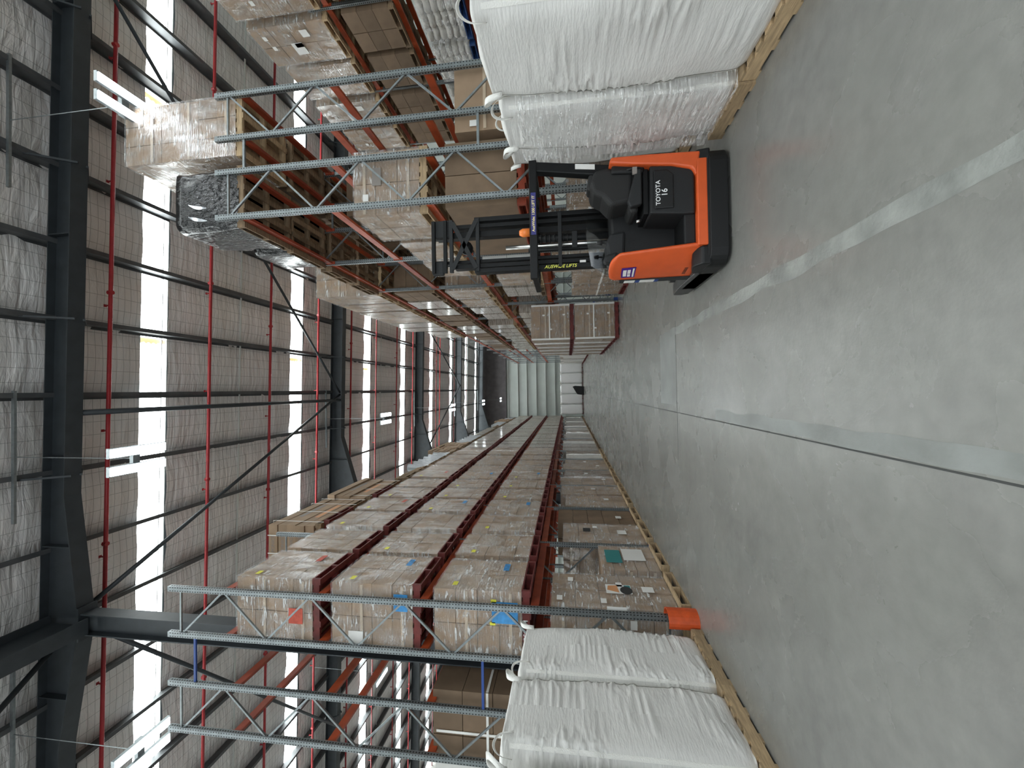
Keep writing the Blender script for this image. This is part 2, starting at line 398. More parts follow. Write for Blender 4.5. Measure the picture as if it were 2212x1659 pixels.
# portal frames
RY = [-3.2, 7.05, 17.2, 27.5, 37.9, 48.0]
def isec(c0, c1, z0, z1, fl_t=.025, w=.26): pass
for i, y in enumerate(RY):
    t = thing('roof_rafter', '%s dark steel roof rafter %s' % (('nearest', 'large', 'second', 'third', 'fourth', 'farthest')[i], ('behind the photographer', 'crossing above the empty rack ends', 'from the camera, crossing above the stacked long cartons', 'away over the aisle with haunched column head', 'away over the far half of the aisle', 'right before the pale end wall')[i]), 'rafter', (-4.65, y, 0))
    drop = .42 if i == 1 else .85
    def zb(x):
        b = 12.05 - .025*x; d = abs(x + 4.65)
        return b - drop*max(0, 1 - d/2.6)
    xs = [XL, -7.25, -4.65, -2.05, XR]
    top = [(x, 12.58 - .025*x) for x in xs]; bot = [(x, zb(x)) for x in xs]
    web = MB().prism([(x+4.65, z) for x, z in bot] + [(x+4.65, z) for x, z in top[::-1]], -.008, .008, 1).obj('web', 'steel_dark', t)
    mf = MB(); mt2 = MB()
    for (a, za), (b, zb_) in zip(bot, bot[1:]): mf.prism([(a+4.65, za-.02), (b+4.65, zb_-.02), (b+4.65, zb_), (a+4.65, za)], -.15, .15, 1)
    for (a, za), (b, zb_) in zip(top, top[1:]): mt2.prism([(a+4.65, za-.02), (b+4.65, zb_-.02), (b+4.65, zb_), (a+4.65, za)], -.15, .15, 1)
    mf.obj('bottom_flange', 'steel_dark', t); mt2.obj('top_flange', 'steel_dark', t)
    for x in (-8.05, -6.2, -3.1, -1.25, 3.4, 8.3):
        MB().box(x+4.65-.01, x+4.65+.01, -.14, .14, zb(x), 12.58-.025*x).obj('stiffener', 'steel_dark', t)
    for x in PX[7:27:2]:
        MB().bar((x+4.65, -.08, zr(x)-.9), (x+4.65, -.55, zr(x)-.26), .04, .04).obj('fly_brace', 'steel_dark', t)
        if i < 5: MB().bar((x+4.65, .08, zr(x)-.9), (x+4.65, .55, zr(x)-.26), .04, .04).obj('fly_brace', 'steel_dark', t)
    if i:
        c = thing('steel_column', 'dark steel column between back-to-back left racks under the %s rafter' % ('nearest', 'nearest', 'second', 'third', 'fourth', 'last')[i], 'column', (-4.65, y, 0))
        zt = 12.14 - drop
        MB().box(-.2, .2, -.008, .008, 0, zt).obj('web', 'steel_dark', c)
        for sx in (-1, 1): MB().box(sx*.2-.012, sx*.2+.012, -.14, .14, 0, zt).obj('flange', 'steel_dark', c)
        MB().box(-.22, .22, -.2, .2, 0, .03).obj('base_plate', 'steel_dark', c)
        MB().box(-.34, .34, -.17, .17, zt-.02, zt+.02).obj('cap_plate', 'steel_dark', c)
g = thing('longitudinal_girder', 'deep dark steel girder running from the near column towards the camera', 'girder', (-4.65, 0, 0))
MB().box(-.01, .01, YB, 6.9, 11.5, 12.4).obj('web', 'steel_dark', g)
for z in (11.49, 12.39): MB().box(-.16, .16, YB, 6.9, z, z+.03).obj('flange', 'steel_dark', g)
def brace(a, b, label, r=.05):
    mb = MB().tube([a, b], r, 10); o = mb.obj('roof_brace', 'steel_dark', smooth=True); tag(o, label, 'brace')
brace((-4.5, 7.2, 12.0), (-.1, 17.1, 12.15), 'dark diagonal roof tube from near column head to second rafter middle')
brace((0, 17.1, 12.15), (9.6, 7.2, 11.9), 'dark diagonal roof tube from second rafter down behind the black-wrapped pallets', .045)
brace((-4.8, 7.2, 12.0), (-15.2, 17.1, 12.35), 'dark diagonal roof tube above the empty left rack frames')
brace((-4.9, 6.8, 12.0), (-13, -3, 12.2), 'dark diagonal roof tube at the picture corner beside the girder')
brace((-.35, 7.2, 12.1), (-.35, 17.1, 12.15), 'dark straight roof strut along the aisle between two rafters', .06)
brace((-4.5, 27.6, 12.0), (.5, 37.8, 12.1), 'thin diagonal roof tube in the far bay, third rafter to fourth', .05)
brace((5, 27.6, 11.9), (.5, 37.8, 12.1), 'thin diagonal roof tube in the far bay, right of the aisle', .05)

# sprinkler pipes
for i, y in enumerate([2.4, 5.2, 7.88, 10.49, 12.93, 15.68, 18.3, 20.9, 23.6, 26.2, 31.2, 32.1, 36.4, 41]):
    t = thing('sprinkler_pipe', '%s red sprinkler pipe from the camera, running crosswise under the roof' % ordn(i), 'pipe', (0, y, 0), 'red sprinkler pipes')
    r = .042 if i < 7 else .035
    MB().tube([(XL, 0, 12.3-.025*XL), (XR, 0, 12.3-.025*XR)], r, 8).obj('pipe_run', 'pipe_red', t, smooth=True)
    for k in range(14):
        x = -24 + 2.9*k + (.9 if i % 2 else 0); z = 12.3 - .025*x
        if x > 12: continue
        MB().tube([(x, 0, z), (x, 0, z+.14)], .018, 6).box(x-.03, x+.03, -.03, .03, z+.14, z+.15).obj('sprinkler_head', 'pipe_red', t)
        if k % 2: MB().tube([(x+.3, 0, z-r-.008), (x+.3, 0, z+r+.008)], r+.012, 8).obj('coupling', 'pipe_red', t)

# LED high bays
def highbay(x, y, label, z=9.7):
    t = thing('high_bay_light', label, 'lamp', (x, y, z), 'LED high bay lamps')
    for s in (-1, 1):
        h = MB().box(s*.16-.09, s*.16+.09, -.5, .5, .0, .06).obj('lamp_housing', 'galv', t)
        MB().box(s*.16-.075, s*.16+.075, -.48, .48, -.012, 0).obj('led_panel', 'lamp_glow', h)
    MB().box(-.22, .22, -.06, .06, .06, .14).obj('bracket', 'galv', t)
    MB().tube([(0, 0, .14), (0, 0, zr(x)-z-.36)], .008, 6).obj('suspension_rod', 'galv', t)
    MB().box(-1.3, 1.3, -.02, .02, zr(x)-z-.37, zr(x)-z-.30).obj('mounting_rail', 'galv', t)
for i, y in enumerate((6.43, 16.65, 27.1, 37.3, 47.3)):
    highbay(-1.17, y, '%s lit twin-bar LED lamp from the camera above the aisle' % ordn(i))
highbay(5.35, 6.25, 'lit twin-bar LED lamp just above the carton stack on the right rack')
highbay(5.35, 47.3, 'small lit lamp at the far right end near the end wall')
highbay(-6.6, 6.5, 'lit LED lamp at the lower picture edge above the empty rack frames')
highbay(-11.8, 16, 'lit LED lamp seen far off through the empty left rack frames')

# ---------------------------------------------------------------- pallet racks
def post_mesh(h):
    k = ('post', h)
    if k not in _mc:
        w, d, t = .045, .035, .008
        pr = [(-w, -d), (w, -d), (w, -d+t), (-w+t, -d+t), (-w+t, d-t), (-w+.03, d-t), (-w+.03, d), (-w, d)]
        mb = MB().prism([(-.045, -.035), (.045, -.035), (.045, .035), (.02, .035), (.02, .027), (.037, .027), (.037, -.02), (.012, -.027), (-.012, -.027), (-.037, -.02), (-.037, .027), (-.02, .027), (-.02, .035), (-.045, .035)], 0, h, 2)
        _mc[k] = mb.mesh('post', 'galv')
    return _mc[k]
def slots_mesh(h):
    k = ('slots', h)
    if k not in _mc:
        mb = MB(); z = .25
        while z < h-.05:
            for x in (-.028, .028): mb.box(x-.007, x+.007, -.0362, -.0352, z, z+.026)
            for y in (0,): mb.box(-.0465, -.0455, -.012, .012, z, z+.026).box(.0455, .0465, -.012, .012, z, z+.026)
            z += .05
        _mc[k] = mb.mesh('post_slots', 'rubber')
    return _mc[k]
def brace_mesh(key, p, q):
    if key not in _mc: _mc[key] = MB().bar(p, q, .03, .03).mesh('frame_brace', 'galv')
    return _mc[key]
def beam_mesh(L, m):
    k = ('beam', round(L, 3), m)
    if k not in _mc:
        mb = MB().box(-.025, .025, .06, L-.06, -.13, 0).box(-.034, .034, .045, .055, -.19, .03).box(-.034, .034, L-.055, L-.045, -.19, .03)
        mb.box(-.027, -.0255, .06, L-.06, -.085, -.045)
        _mc[k] = mb.mesh('beam', m)
    return _mc[k]
def rack(name, label, xa, xb, ys, h, levels, foot='blue_paint', near=5, skip=()):
    """xa, xb: the two post lines; ys: frame positions; levels: beam tops"""
    t = thing(name, label, 'rack', ((xa+xb)/2, ys[0], 0))
    cx = (xa+xb)/2; dx = abs(xb-xa)/2
    for i, y in enumerate(ys):
        fr = link('upright_frame', None, t, (0, y-ys[0], 0))
        for s in (-1, 1):
            link('post', post_mesh(h), fr, (s*(dx-.045), 0, 0))
            if i < near:
                link('post_slots', slots_mesh(h), fr, (s*(dx-.045), 0, 0))['kind'] = 'stuff'
            MB().box(s*(dx-.045)-.06, s*(dx-.045)+.06, -.055, .055, 0, .012).obj('foot_plate', foot, fr)
            MB().box(s*(dx-.045)-.05, s*(dx-.045)+.05, -.045, .045, .012, .14).obj('foot_guard', foot, fr)
        zt = h-.24; flip = (1 if xa < xb else -1) * 1
        link('frame_brace', brace_mesh(('h', dx), (-dx+.06, 0, 0), (dx-.06, 0, 0)), fr, (0, 0, zt))
        z = zt; s = -1 if cx > 0 and xa > 4 else 1
        if cx < 0: s = 1
        while z > .9:
            link('frame_brace', brace_mesh(('d', dx, s), (-s*(dx-.06), 0, 0), (s*(dx-.06), 0, -.8)), fr, (0, 0, z-.03))
            z -= .82; s = -s
        link('frame_brace', brace_mesh(('h', dx), (-dx+.06, 0, 0), (dx-.06, 0, 0)), fr, (0, 0, .35))
    for i in range(len(ys)-1):
        L = ys[i+1]-ys[i]
        for k, z in enumerate(levels):
            if (i, k) in skip: continue
            for s in (-1, 1):
                link('beam', beam_mesh(L, 'rack_orange' if (i+k) % 3 else 'rack_orange2'), t, (s*(dx-.045), ys[i]-ys[0], z))
    return t
YS = [6.25 + 2.67*k for k in range(17)]
LL = [2.43, 4.25, 6.05]; RL = [2.40, 4.06, 5.75, 7.45]
rl = rack('pallet_rack', 'full left pallet rack facing the aisle, galvanised frames and red pallets', -4.27, -3.385, YS, 8.87, LL + [7.80])
rl2 = rack('pallet_rack', 'mostly empty orange-beamed pallet rack directly behind the full left one', -5.92, -5.03, YS, 8.87, [2.43, 4.15, 5.9, 7.65])
rr = rack('pallet_rack', 'right pallet rack facing the aisle behind the reach truck', 3.065, 3.95, YS[:16], 7.89, RL)
rr2 = rack('pallet_rack', 'right pallet rack standing back to back behind the aisle-side one', 4.46, 5.32, YS[:14], 7.89, RL)
rr3 = rack('pallet_rack', 'rack of the next aisle at the upper picture edge, beyond the near right frames', 9.3, 10.15, [3.5, 6.2] + [8.87 + 2.71*k for k in range(9)], 7.89, RL, near=4)
# row spacers joining the back-to-back frames
for (xa, xb, hz, par, base) in ((3.95, 4.46, (3.15, 7.34), rr, 3.5075), (-5.03, -4.27, (3.2, 8.35), rl, -3.8275)):
    for i, y in enumerate(YS[:8]):
        for z in hz: MB().box(xa-base, xb-base, y-6.25-.015, y-6.25+.015, z-.02, z+.02).obj('row_spacer', 'galv' if xa > 0 else 'blue_paint', par)
# orange column guard at the near left post
gm = MB()
prof = [(.15*math.cos(a)-.02, .17*math.sin(a)) for a in [math.radians(-112 + 224*k/14) for k in range(15)]]
inner = [(.135*math.cos(a)-.02, .155*math.sin(a)) for a in [math.radians(112 - 224*k/14) for k in range(15)]]
for k in range(14):
    gm.prism([prof[k], prof[k+1], inner[13-k], inner[14-k]], 0, .42, 2)
o = gm.obj('post_guard', 'guard_orange', None, (-3.36, 6.13, 0), smooth=False); tag(o, 'bright orange curved steel guard around the foot of the near left rack post', 'post guard')

# ---------------------------------------------------------------- pallets and loads
PH = .15
def pallet(parent, w, d, m, detail, z=0, along='x'):
    """bearers run across x (openings face the aisle) ; w in x, d in y; parent origin at pallet's bottom centre"""
    if not detail:
        k = ('pal', w, d, m)
        if k not in _mc:
            mb = MB().box(-w/2, w/2, -d/2, d/2, PH-.02, PH)
            for y in (-d/2+.03, 0, d/2-.03): mb.box(-w/2, w/2, y-.03, y+.03, .02, PH-.02)
            for x in (-w/2+.06, 0, w/2-.06): mb.box(x-.06, x+.06, -d/2, d/2, 0, .02)
            _mc[k] = mb.mesh('pallet', m)
        return link('pallet', _mc[k], parent, (0, 0, z))
    p = link('pallet', None, parent, (0, 0, z))
    for y in (-d/2+.025, 0, d/2-.025): link('bearer', boxmesh('bearer', w, .05, PH-.044, m), p, (0, y, PH/2))
    n = 7
    for k in range(n):
        x = -w/2+.05 + (w-.1)*k/(n-1)
        link('deck_board', boxmesh('deck_board', .10, d, .022, m), p, (x, 0, PH-.011))
        if k in (0, 2, 4, 6): link('bottom_board', boxmesh('deck_board', .10, d, .022, m), p, (x, 0, .011))
    return p
def film_mesh(w, d, h, seed=0):
    k = ('film', round(w, 2), round(d, 2), round(h, 2), seed)
    if k not in _mc:
        mb = MB(); n = 10; nz = 12
        for (ax, sg) in ((0, -1), (0, 1), (1, -1), (1, 1)):
            P = []
            for a in range(nz+1):
                row = []
                for b in range(n+1):
                    u = -1 + 2*b/n; z = h*a/nz
                    o = .012 + .012*abs(noise.noise((u*2+seed*5+ax, z*3, sg)))*(1-u*u)
                    row.append((sg*(w/2+o), u*(d/2+.012), z) if ax == 0 else (u*(w/2+.012), sg*(d/2+o), z))
                P.append(row if (sg > 0) == (ax == 0) else row[::-1])
            mb.grid(P)
        _mc[k] = mb.mesh('stretch_film', 'film', True)
    return _mc[k]
def sackmesh(dx, dy, dz):
    k = ('sack', round(dx, 3), round(dy, 3), round(dz, 3))
    if k not in _mc:
        P = []
        for a in range(9):
            ph = -H90 + math.pi*a/8
            P.append([(math.copysign(abs(math.cos(ph))**.5*abs(math.cos(t))**.45, math.cos(t))*dx/2*1.03, math.copysign(abs(math.cos(ph))**.5*abs(math.sin(t))**.45, math.sin(t))*dy/2*1.03, math.sin(ph)*dz/2*1.08 + .012*math.sin(5*t)) for t in [2*math.pi*q/16 for q in range(17)]])
        _mc[k] = MB().grid(P).mesh('sack', 'sack', True)
    return _mc[k]
def load(x0, x1, y0, y1, z0, h, label, cat='pallet load', group=None, pal='red_pallet', grid=(2, 2, 4), m='carton', film=True, detail=True, overhang=0, labels=(), side=-1, name='pallet_load', lid=False, thing_parent=None):
    cx, cy = (x0+x1)/2, (y0+y1)/2; w, d = x1-x0, y1-y0
    t = thing(name, label, cat, (cx, cy, z0), group)
    pallet(t, w+.04+overhang, d, pal, detail)
    nx, ny, nz = grid; b = PH
    H = h-PH; cw, cd, ch = w/nx, d/ny, H/nz
    for i in range(nx):
        for j in range(ny):
            for k in range(nz):
                if 0 < i < nx-1 and 0 < j < ny-1 and k < nz-1: continue
                jx = R.uniform(-.006, .006) if detail else 0; jy = R.uniform(-.006, .006) if detail else 0
                c = link('sack' if m == 'sack' else 'carton', sackmesh(cw, cd, ch) if m == 'sack' else boxmesh('carton', cw-.014, cd-.014, ch-.010, m), t, (-w/2+cw*(i+.5)+jx, -d/2+cd*(j+.5)+jy, b+ch*(k+.5)))
    if detail and m == 'carton':
        for k in range(nz):   # tape seams on the near face and the aisle face
            if k % 2 == 0:
                s_ = -side
                MB().box(-w/2+.03, w/2-.03, -d/2-.009, -d/2-.002, b+ch*(k+.5)-.025, b+ch*(k+.5)+.025).obj('tape_strip', 'tape', t)
    if film:
        link('stretch_film', film_mesh(w, d, H+.02, R.randint(0, 2) if detail else 0), t, (0, 0, PH-.01))
    fx = side  # aisle face direction
    for (face, u, z, su, sz, lm) in labels:
        if face == 'a':  # aisle face: u along y
            X = fx*(w/2+.022)
            MB().box(min(X, X+fx*.002), max(X, X+fx*.002), u-su/2, u+su/2, z-sz/2, z+sz/2).obj('paper_label', lm, t)
        else:
            MB().box(u-su/2, u+su/2, -d/2-.026, -d/2-.022, z-sz/2, z+sz/2).obj('paper_label', lm, t)
    return t

# left rack: three beam levels of wrapped carton loads on red pallets
lvname = ('lowest', 'middle', 'top')
for li, z in enumerate(LL):
    n = 0
    for b in range(16):
        for s in (0, 1):
            y0 = YS[b] + (.13, 1.43)[s]; y1 = y0 + 1.12
            det = n < 12
            labs = []
            zz = 1.2
            if n < 7:
                labs = [('a', -.42, 1.22+.05, .12, .08, 'label_yellow')] if (n+li) % 4 != 3 else []
                if n % 3 == 0: labs.append(('a', .25, .5, .26, .10, ('label_blue', 'label_blue', 'label_red')[li]))
            if n == 0:
                labs += [('n', .22, .42, .34, .42, 'label_blue')] if li == 0 else [('n', .28, .35, .28, .24, 'label_blue')] if li == 1 else [('n', -.05, .45, .26, .26, 'label_red')]
                labs += [('n', .02 if li else .04, .62, .05, .09, 'label_yellow')] if li == 0 else []
                labs += [('n', .40, .60, .05, .09, 'label_yellow')] if li == 0 else []
                labs += [('n', -.36, 1.15, .26, .26, 'label')] if li == 1 else []
            t = load(-4.34 + R.uniform(-.02, .02), -3.225 + R.uniform(-.015, .02), y0, y1, z, 1.60 + R.uniform(-.02, .01),
                 'film-wrapped carton load on red pallet, %s along the left rack\'s %s beam level' % (ordn(n), lvname[li]),
                 group='wrapped loads on the left rack %s level' % lvname[li], grid=(2, 2, 5 if n % 2 else 4) if det else (1, 2 if n < 20 else 1, 4), m='carton' if det else 'carton_wrapped', film=det, detail=det, overhang=.0, labels=labs, side=1)
            if n == 0 and li == 0:
                text('LOSCAM', .10, 'text_white', t, (-.08, -.563, .085), (H90, 0, 0))
            n += 1
# left rack ground level
kinds = [(2.12, 'tall'), (1.15, 'short')]
n = 0
for b in range(16):
    for s in (0, 1):
        y0 = YS[b] + (.12, 1.42)[s]; y1 = y0 + 1.13
        h = 2.12 if n != 1 else 1.2
        if n > 1: h = R.choice((2.05, 2.1, 1.95, 2.1, 1.9)) if n != 4 else 1.9
        det = n < 10
        white = n in (6, 9, 13, 14)
        labs = []
        if n == 0:
            labs = [('a', .30, 1.80, .14, .09, 'label'), ('a', -.35, 1.98, .14, .09, 'label'), ('a', -.38, 1.28, .14, .09, 'label'), ('a', .18, .98, .14, .1, 'label'), ('a', .05, .52, .18, .19, 'label'),
                    ('a', .02, 1.0, .30, .42, 'label'), ('n', .42, 1.1, .1, .30, 'label'), ('n', -.1, 1.35, .12, .09, 'label'), ('n', .2, .85, .14, .1, 'label')]
        elif n == 1: labs = [('a', .1, .55, .55, .42, 'label'), ('a', .0, .95, .6, .3, 'label_teal')]
        elif n == 2: labs = [('a', .0, .6, .25, .2, 'label'), ('a', .1, 1.4, .22, .17, 'label_black'), ('a', .3, 1.2, .12, .1, 'label')]
        elif det: labs = [('a', R.uniform(-.3, .3), R.uniform(.5, 1.6), .18, .14, 'label')]
        look = ('brown', 'film-covered')[white]
        t = load(-4.26, -3.41 + (.03 if n % 3 else 0), y0, y1, 0, h, ('short %s carton load with open space above, second on the left rack floor' % look) if n == 1 else 'tall %s carton load at floor level, %s along under the left rack' % (look, ordn(n)),
             group='floor level loads of the left rack', overhang=.18, pal='wood' if n < 12 else 'wood_old', grid=(2, 2, 5) if det else (1, 1, 4), m=('carton_dark' if n in (3, 7) else 'carton') if det else ('carton_wrapped', 'carton_dark', 'white_board', 'carton_wrapped')[(n*7) % 4], film=(n != 3), detail=det, side=1, labels=labs)
        if n == 0:
            X = (-3.41 + 4.26)/2 + .022
            a = MB().prism([(-.02+.13*math.cos(math.radians(q*20)), .88+.10*math.sin(math.radians(q*20))) for q in range(18)], X+.004, X+.006, 0).obj('printed_picture', 'label_black', t)
            MB().box(X+.003, X+.005, -.11, .15, .80, .90).obj('printed_picture', 'label_teal', t)
            MB().prism([(-.1, 1.0), (.14, 1.02), (.12, 1.17), (-.02, 1.19)], X+.003, X+.005, 0).obj('printed_picture', 'print_orange', t)
        n += 1

# rear left rack: cartons near, long flat cartons and odd goods on top
t = load(-6.02, -4.92, 6.42, 8.55, 2.43, 1.66, 'dark strapped carton stack behind the white bags on the rear left rack', pal='wood_old', grid=(3, 3, 3), m='carton_dark', film=False)
for x in (-.12,): MB().box(x-.02, x+.02, -1.07, -1.065, PH, 1.6).obj('strap', 'bag_strap', t)
MB().box(.565, .57, -1.06, 1.06, .72, .76).obj('strap', 'bag_strap', t)
MB().box(-.56, .56, -1.075, -1.068, .72, .76).obj('strap', 'bag_strap', t)
# fourth level of the aisle-side left rack: long flat cartons, then odd goods
for j, yc in enumerate((10.42, 12.95)):
    t = thing('long_carton_bundle', ('strapped bundle of long flat brown cartons at the left rack top, nearer of two', 'farther bundle of long flat brown cartons at the left rack top')[j], 'pallet load', (-3.78, yc, 7.80), 'long carton bundles')
    pallet(t, 1.12, 1.15, 'red_pallet', True).location.y = -.45
    pallet(t, 1.0, 2.3, 'wood_old', True, PH)
    for k in range(5):
        o = link('long_carton', boxmesh('long_carton', .92, 2.36, .235, 'carton'), t, (R.uniform(-.02, .02) + (.02*k if j else 0), R.uniform(-.03, .03), .33+.245*(k+.5)), (0, 0, R.uniform(-.01, .01)))
        text('PONICS', .12, 'print_grey', o, (-.02, -1.182, 0), (H90, 0, 0))
        if k in (1, 3): MB().box(.461, .463, -.5, .6, -.06, .05).obj('printed_text', 'print_orange' if k == 1 else 'print_grey', o)
    for y in (-1.0, -.2, .55, 1.05):
        MB().box(.50, .505, y-.012, y+.012, PH, 1.56).obj('strap', 'bag_strap', t)
        MB().box(-.48, .505, y-.012, y+.012, 1.56, 1.565).obj('strap', 'bag_strap', t)
    for x in (-.25, .2): MB().box(x-.012, x+.012, -1.22, -1.215, .3, 1.56).obj('strap', 'bag_strap', t)
k = 0
for b in range(3, 15):
    for s in (0, 1):
        y = YS[b] + (.72, 2.0)[s]
        typ = (0, 0, 1, 1, 1, 2, 2, 2, 1, 1, 1, 3, 3, 3, 3)[k % 15]
        lab = ('flat board stack on wooden pallet', 'film-covered metal pails on pallet', 'flat pale carton layers on pallet', 'low wrapped goods on pallet')[typ] + ', %s position beyond the long cartons, left rack top' % ordn(k)
        t = thing('pallet_load', lab, 'pallet load', (-3.8, y, 7.80), 'goods at the very top of the left rack')
        pallet(t, 1.1, 1.12, 'wood_old', False)
        if typ in (0, 2):
            for q in range(3 if typ == 0 else 7):
                link('flat_carton', boxmesh('flat_carton', 1.0, 1.05, .12 if typ == 0 else .20, 'carton' if typ == 2 else 'wood_old'), t, (R.uniform(-.04, .04), R.uniform(-.04, .04), PH+(.13 if typ == 0 else .21)*(q+.5)))
        elif typ == 1:
            for q in range(3):
                for a in range(3):
                    for c in range(3):
                        if ('pail',) not in _mc: _mc[('pail',)] = MB().tube([(0, 0, 0), (0, 0, .30), (0, 0, .31), (0, 0, .33)], [.14, .16, .168, .168], 10).mesh('pail', 'metal_pail')
                        if q == 2 and (a+c) % 2: continue
                        link('pail', _mc[('pail',)], t, (-.36+.36*a, -.36+.36*c, PH+.34*q))
        else:
            link('carton', boxmesh('carton', 1.05, 1.08, .7, 'carton_wrapped'), t, (0, 0, PH+.36))
        k += 1
t = tag(MB().box(-12.5, -8.55, 9.0, 9.12, 0, 4.95).obj('partition_board', 'white_board'), 'pale partition board at the lower picture edge behind the left cartons', 'partition')

# ------------------------------ right racks
def rload(lv, row, y0, L, h, label, **k):
    x0, x1 = ((3.02, 4.12), (4.28, 5.36), (9.2, 10.3))[row]
    kw = dict(pal='wood', grid=(2, 2, 4), side=-1, group='loads on the right racks')
    kw.update(k)
    return load(x0, x1, y0, y0+L, 0 if lv < 0 else RL[lv], h, label, **kw)
# top level carton stack on the rear row at the near end, and on near front black film load
t = rload(3, 1, 6.36, 1.12, 2.45, 'tall pale brown wrapped carton stack at the near top of the right racks', grid=(3, 3, 6))
def black_load(x0, x1, y0, y1, z0, h, label, seed):
    t = thing('black_wrapped_load', label, 'pallet load', ((x0+x1)/2, (y0+y1)/2, z0), 'black film loads on the right rack')
    w, d = x1-x0, y1-y0; pallet(t, w, d, 'wood_old', True)
    mb = MB(); N = 56; K = 16; P = []
    for a in range(K+1):
        row = []
        for b in range(N):
            th = 2*math.pi*b/N; c, s = math.cos(th), math.sin(th); e = .28
            z = (h-PH)*min(1, a/(K-4)); f = 1 if a <= K-4 else 1-(a-(K-4))/4.
            X = math.copysign(abs(c)**e, c)*w/2*f; Y = math.copysign(abs(s)**e, s)*d/2*f
            q = .05*noise.noise((X*2.2+seed, Y*2.2, z*2.6)) + .02*noise.noise((X*7, Y*7+seed, z*5))
            top = -.16*max(0, noise.noise((X*1.5+seed*3, Y*1.5, 7)))*(z/(h-PH))
            row.append((X*(1+q), Y*(1+q), PH-.04+z+top))
        row.append(row[0]); P.append(row)
    mb.grid(P).obj('black_film', 'black_film', t, smooth=True)
    for q in range(2):
        P = []
        for a in range(9):
            zz = PH + .55 + .05*a; yy = -d/2 - .055 - .02*math.sin(a*.5+q)
            xx = -.42 + .22*q + .10*(a/8.)**2
            wv = .03*math.sin(math.pi*(a+.5)/9)
            P.append([(xx-wv, yy, zz), (xx+wv, yy-.008, zz)])
        MB().grid(P).obj('film_tail', 'metal_pail', t, smooth=True)
    return t
black_load(2.98, 4.1, 6.38, 7.6, 7.45, 1.45, 'black film wrapped load at the near top of the right rack, bulky with loose tails', 1)
black_load(2.96, 4.08, 7.66, 8.80, 7.45, .98, 'lower black film wrapped load just behind the bulky black one', 4)
for j, (row, y0) in enumerate(((0, 9.05), (0, 10.35))):
    t = thing('pallet_stack', 'short stack of bare wooden pallets at top level behind the black loads, %s one' % ('nearer', 'farther')[j], 'pallet', (3.55, y0+.58, 7.45), 'bare pallets on the right rack')
    for q in range(2): pallet(t, 1.15, 1.15, 'wood_old', True, PH*q)
k = 0
for b in range(2, 9):
    for s in (0, 1):
        y0 = YS[b] + (.12, 1.42)[s]
        if y0 > 22: continue
        hh = 2.2 if b < 5 else 1.5
        rload(3, 0, y0, 1.13, hh, 'shiny film-wrapped carton load, %s beyond the black ones on the right rack top' % ordn(k), grid=(2, 2, 4), detail=b < 4, m='carton' if b < 4 else 'carton_wrapped', film=b < 4, pal='wood'); k += 1
# rear row top level further on (bottoms seen from below)
k = 0
for b in range(0, 9):
    for s in (0, 1):
        if b == 0 and s == 0: continue
        y0 = YS[b] + (.12, 1.42)[s]
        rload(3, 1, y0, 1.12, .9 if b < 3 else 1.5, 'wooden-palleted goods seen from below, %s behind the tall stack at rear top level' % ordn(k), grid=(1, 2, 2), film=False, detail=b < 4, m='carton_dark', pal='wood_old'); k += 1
# level 5.75
for b in range(0, 9):
    for s in (0, 1):
        y0 = YS[b] + (.12, 1.42)[s]
        if b in (0, 1): continue
        rload(2, 0, y0, 1.12, 1.2 + .1*((b*2+s) % 3), 'carton load on the second-highest right level, %s bay from the near frame, %s half' % (ordn(b), ('near', 'far')[s]), grid=(1, 2, 3), film=False, detail=False, m='carton_wrapped' if (b+s) % 2 else 'carton_dark', pal='wood_old')
for b in (1, 3, 4, 6):
    for s in (0, 1):
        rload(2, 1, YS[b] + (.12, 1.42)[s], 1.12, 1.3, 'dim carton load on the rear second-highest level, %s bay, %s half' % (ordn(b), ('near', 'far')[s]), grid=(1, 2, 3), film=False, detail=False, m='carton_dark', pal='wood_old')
# level 4.06
rload(1, 0, 6.42, 1.13, 1.33, 'grey-brown wrapped carton load framed by the near right uprights, above the truck mast', grid=(2, 2, 3), labels=(('n', .1, .9, .3, .16, 'print_grey'), ('n', -.25, 1.1, .12, .1, 'label')))
rload(1, 0, 7.72, 1.1, 1.05, 'smaller wrapped load just beyond the framed grey-brown one', grid=(2, 2, 2))
for b in range(1, 9):
    for s in (0, 1):
        if (b, s) in ((1, 1), (4, 0)): continue
        rload(1, 0, YS[b] + (.12, 1.42)[s], 1.12, (1.25, 1.05, 1.35)[(b+s) % 3], 'wrapped carton load on the third-highest right level, %s bay, %s half' % (ordn(b), ('near', 'far')[s]), grid=(2, 2, 3) if b < 3 else (1, 1, 3), film=b < 3, detail=b < 3, m='carton' if b < 3 else 'carton_wrapped', pal='wood')
for b in (2, 3, 5):
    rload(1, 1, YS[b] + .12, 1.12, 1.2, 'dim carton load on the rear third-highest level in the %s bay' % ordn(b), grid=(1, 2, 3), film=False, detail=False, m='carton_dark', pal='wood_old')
t = rload(1, 1, 10.4, 1.1, .9, 'blue and white sacks wrapped on a pallet deep behind the near right frames', grid=(1, 2, 4), m='sack', pal='wood_old', film=False)
link('blue_sheet', boxmesh('blue_sheet', .12, 1.14, .7, 'blue_film'), t, (-.6, 0, .5))
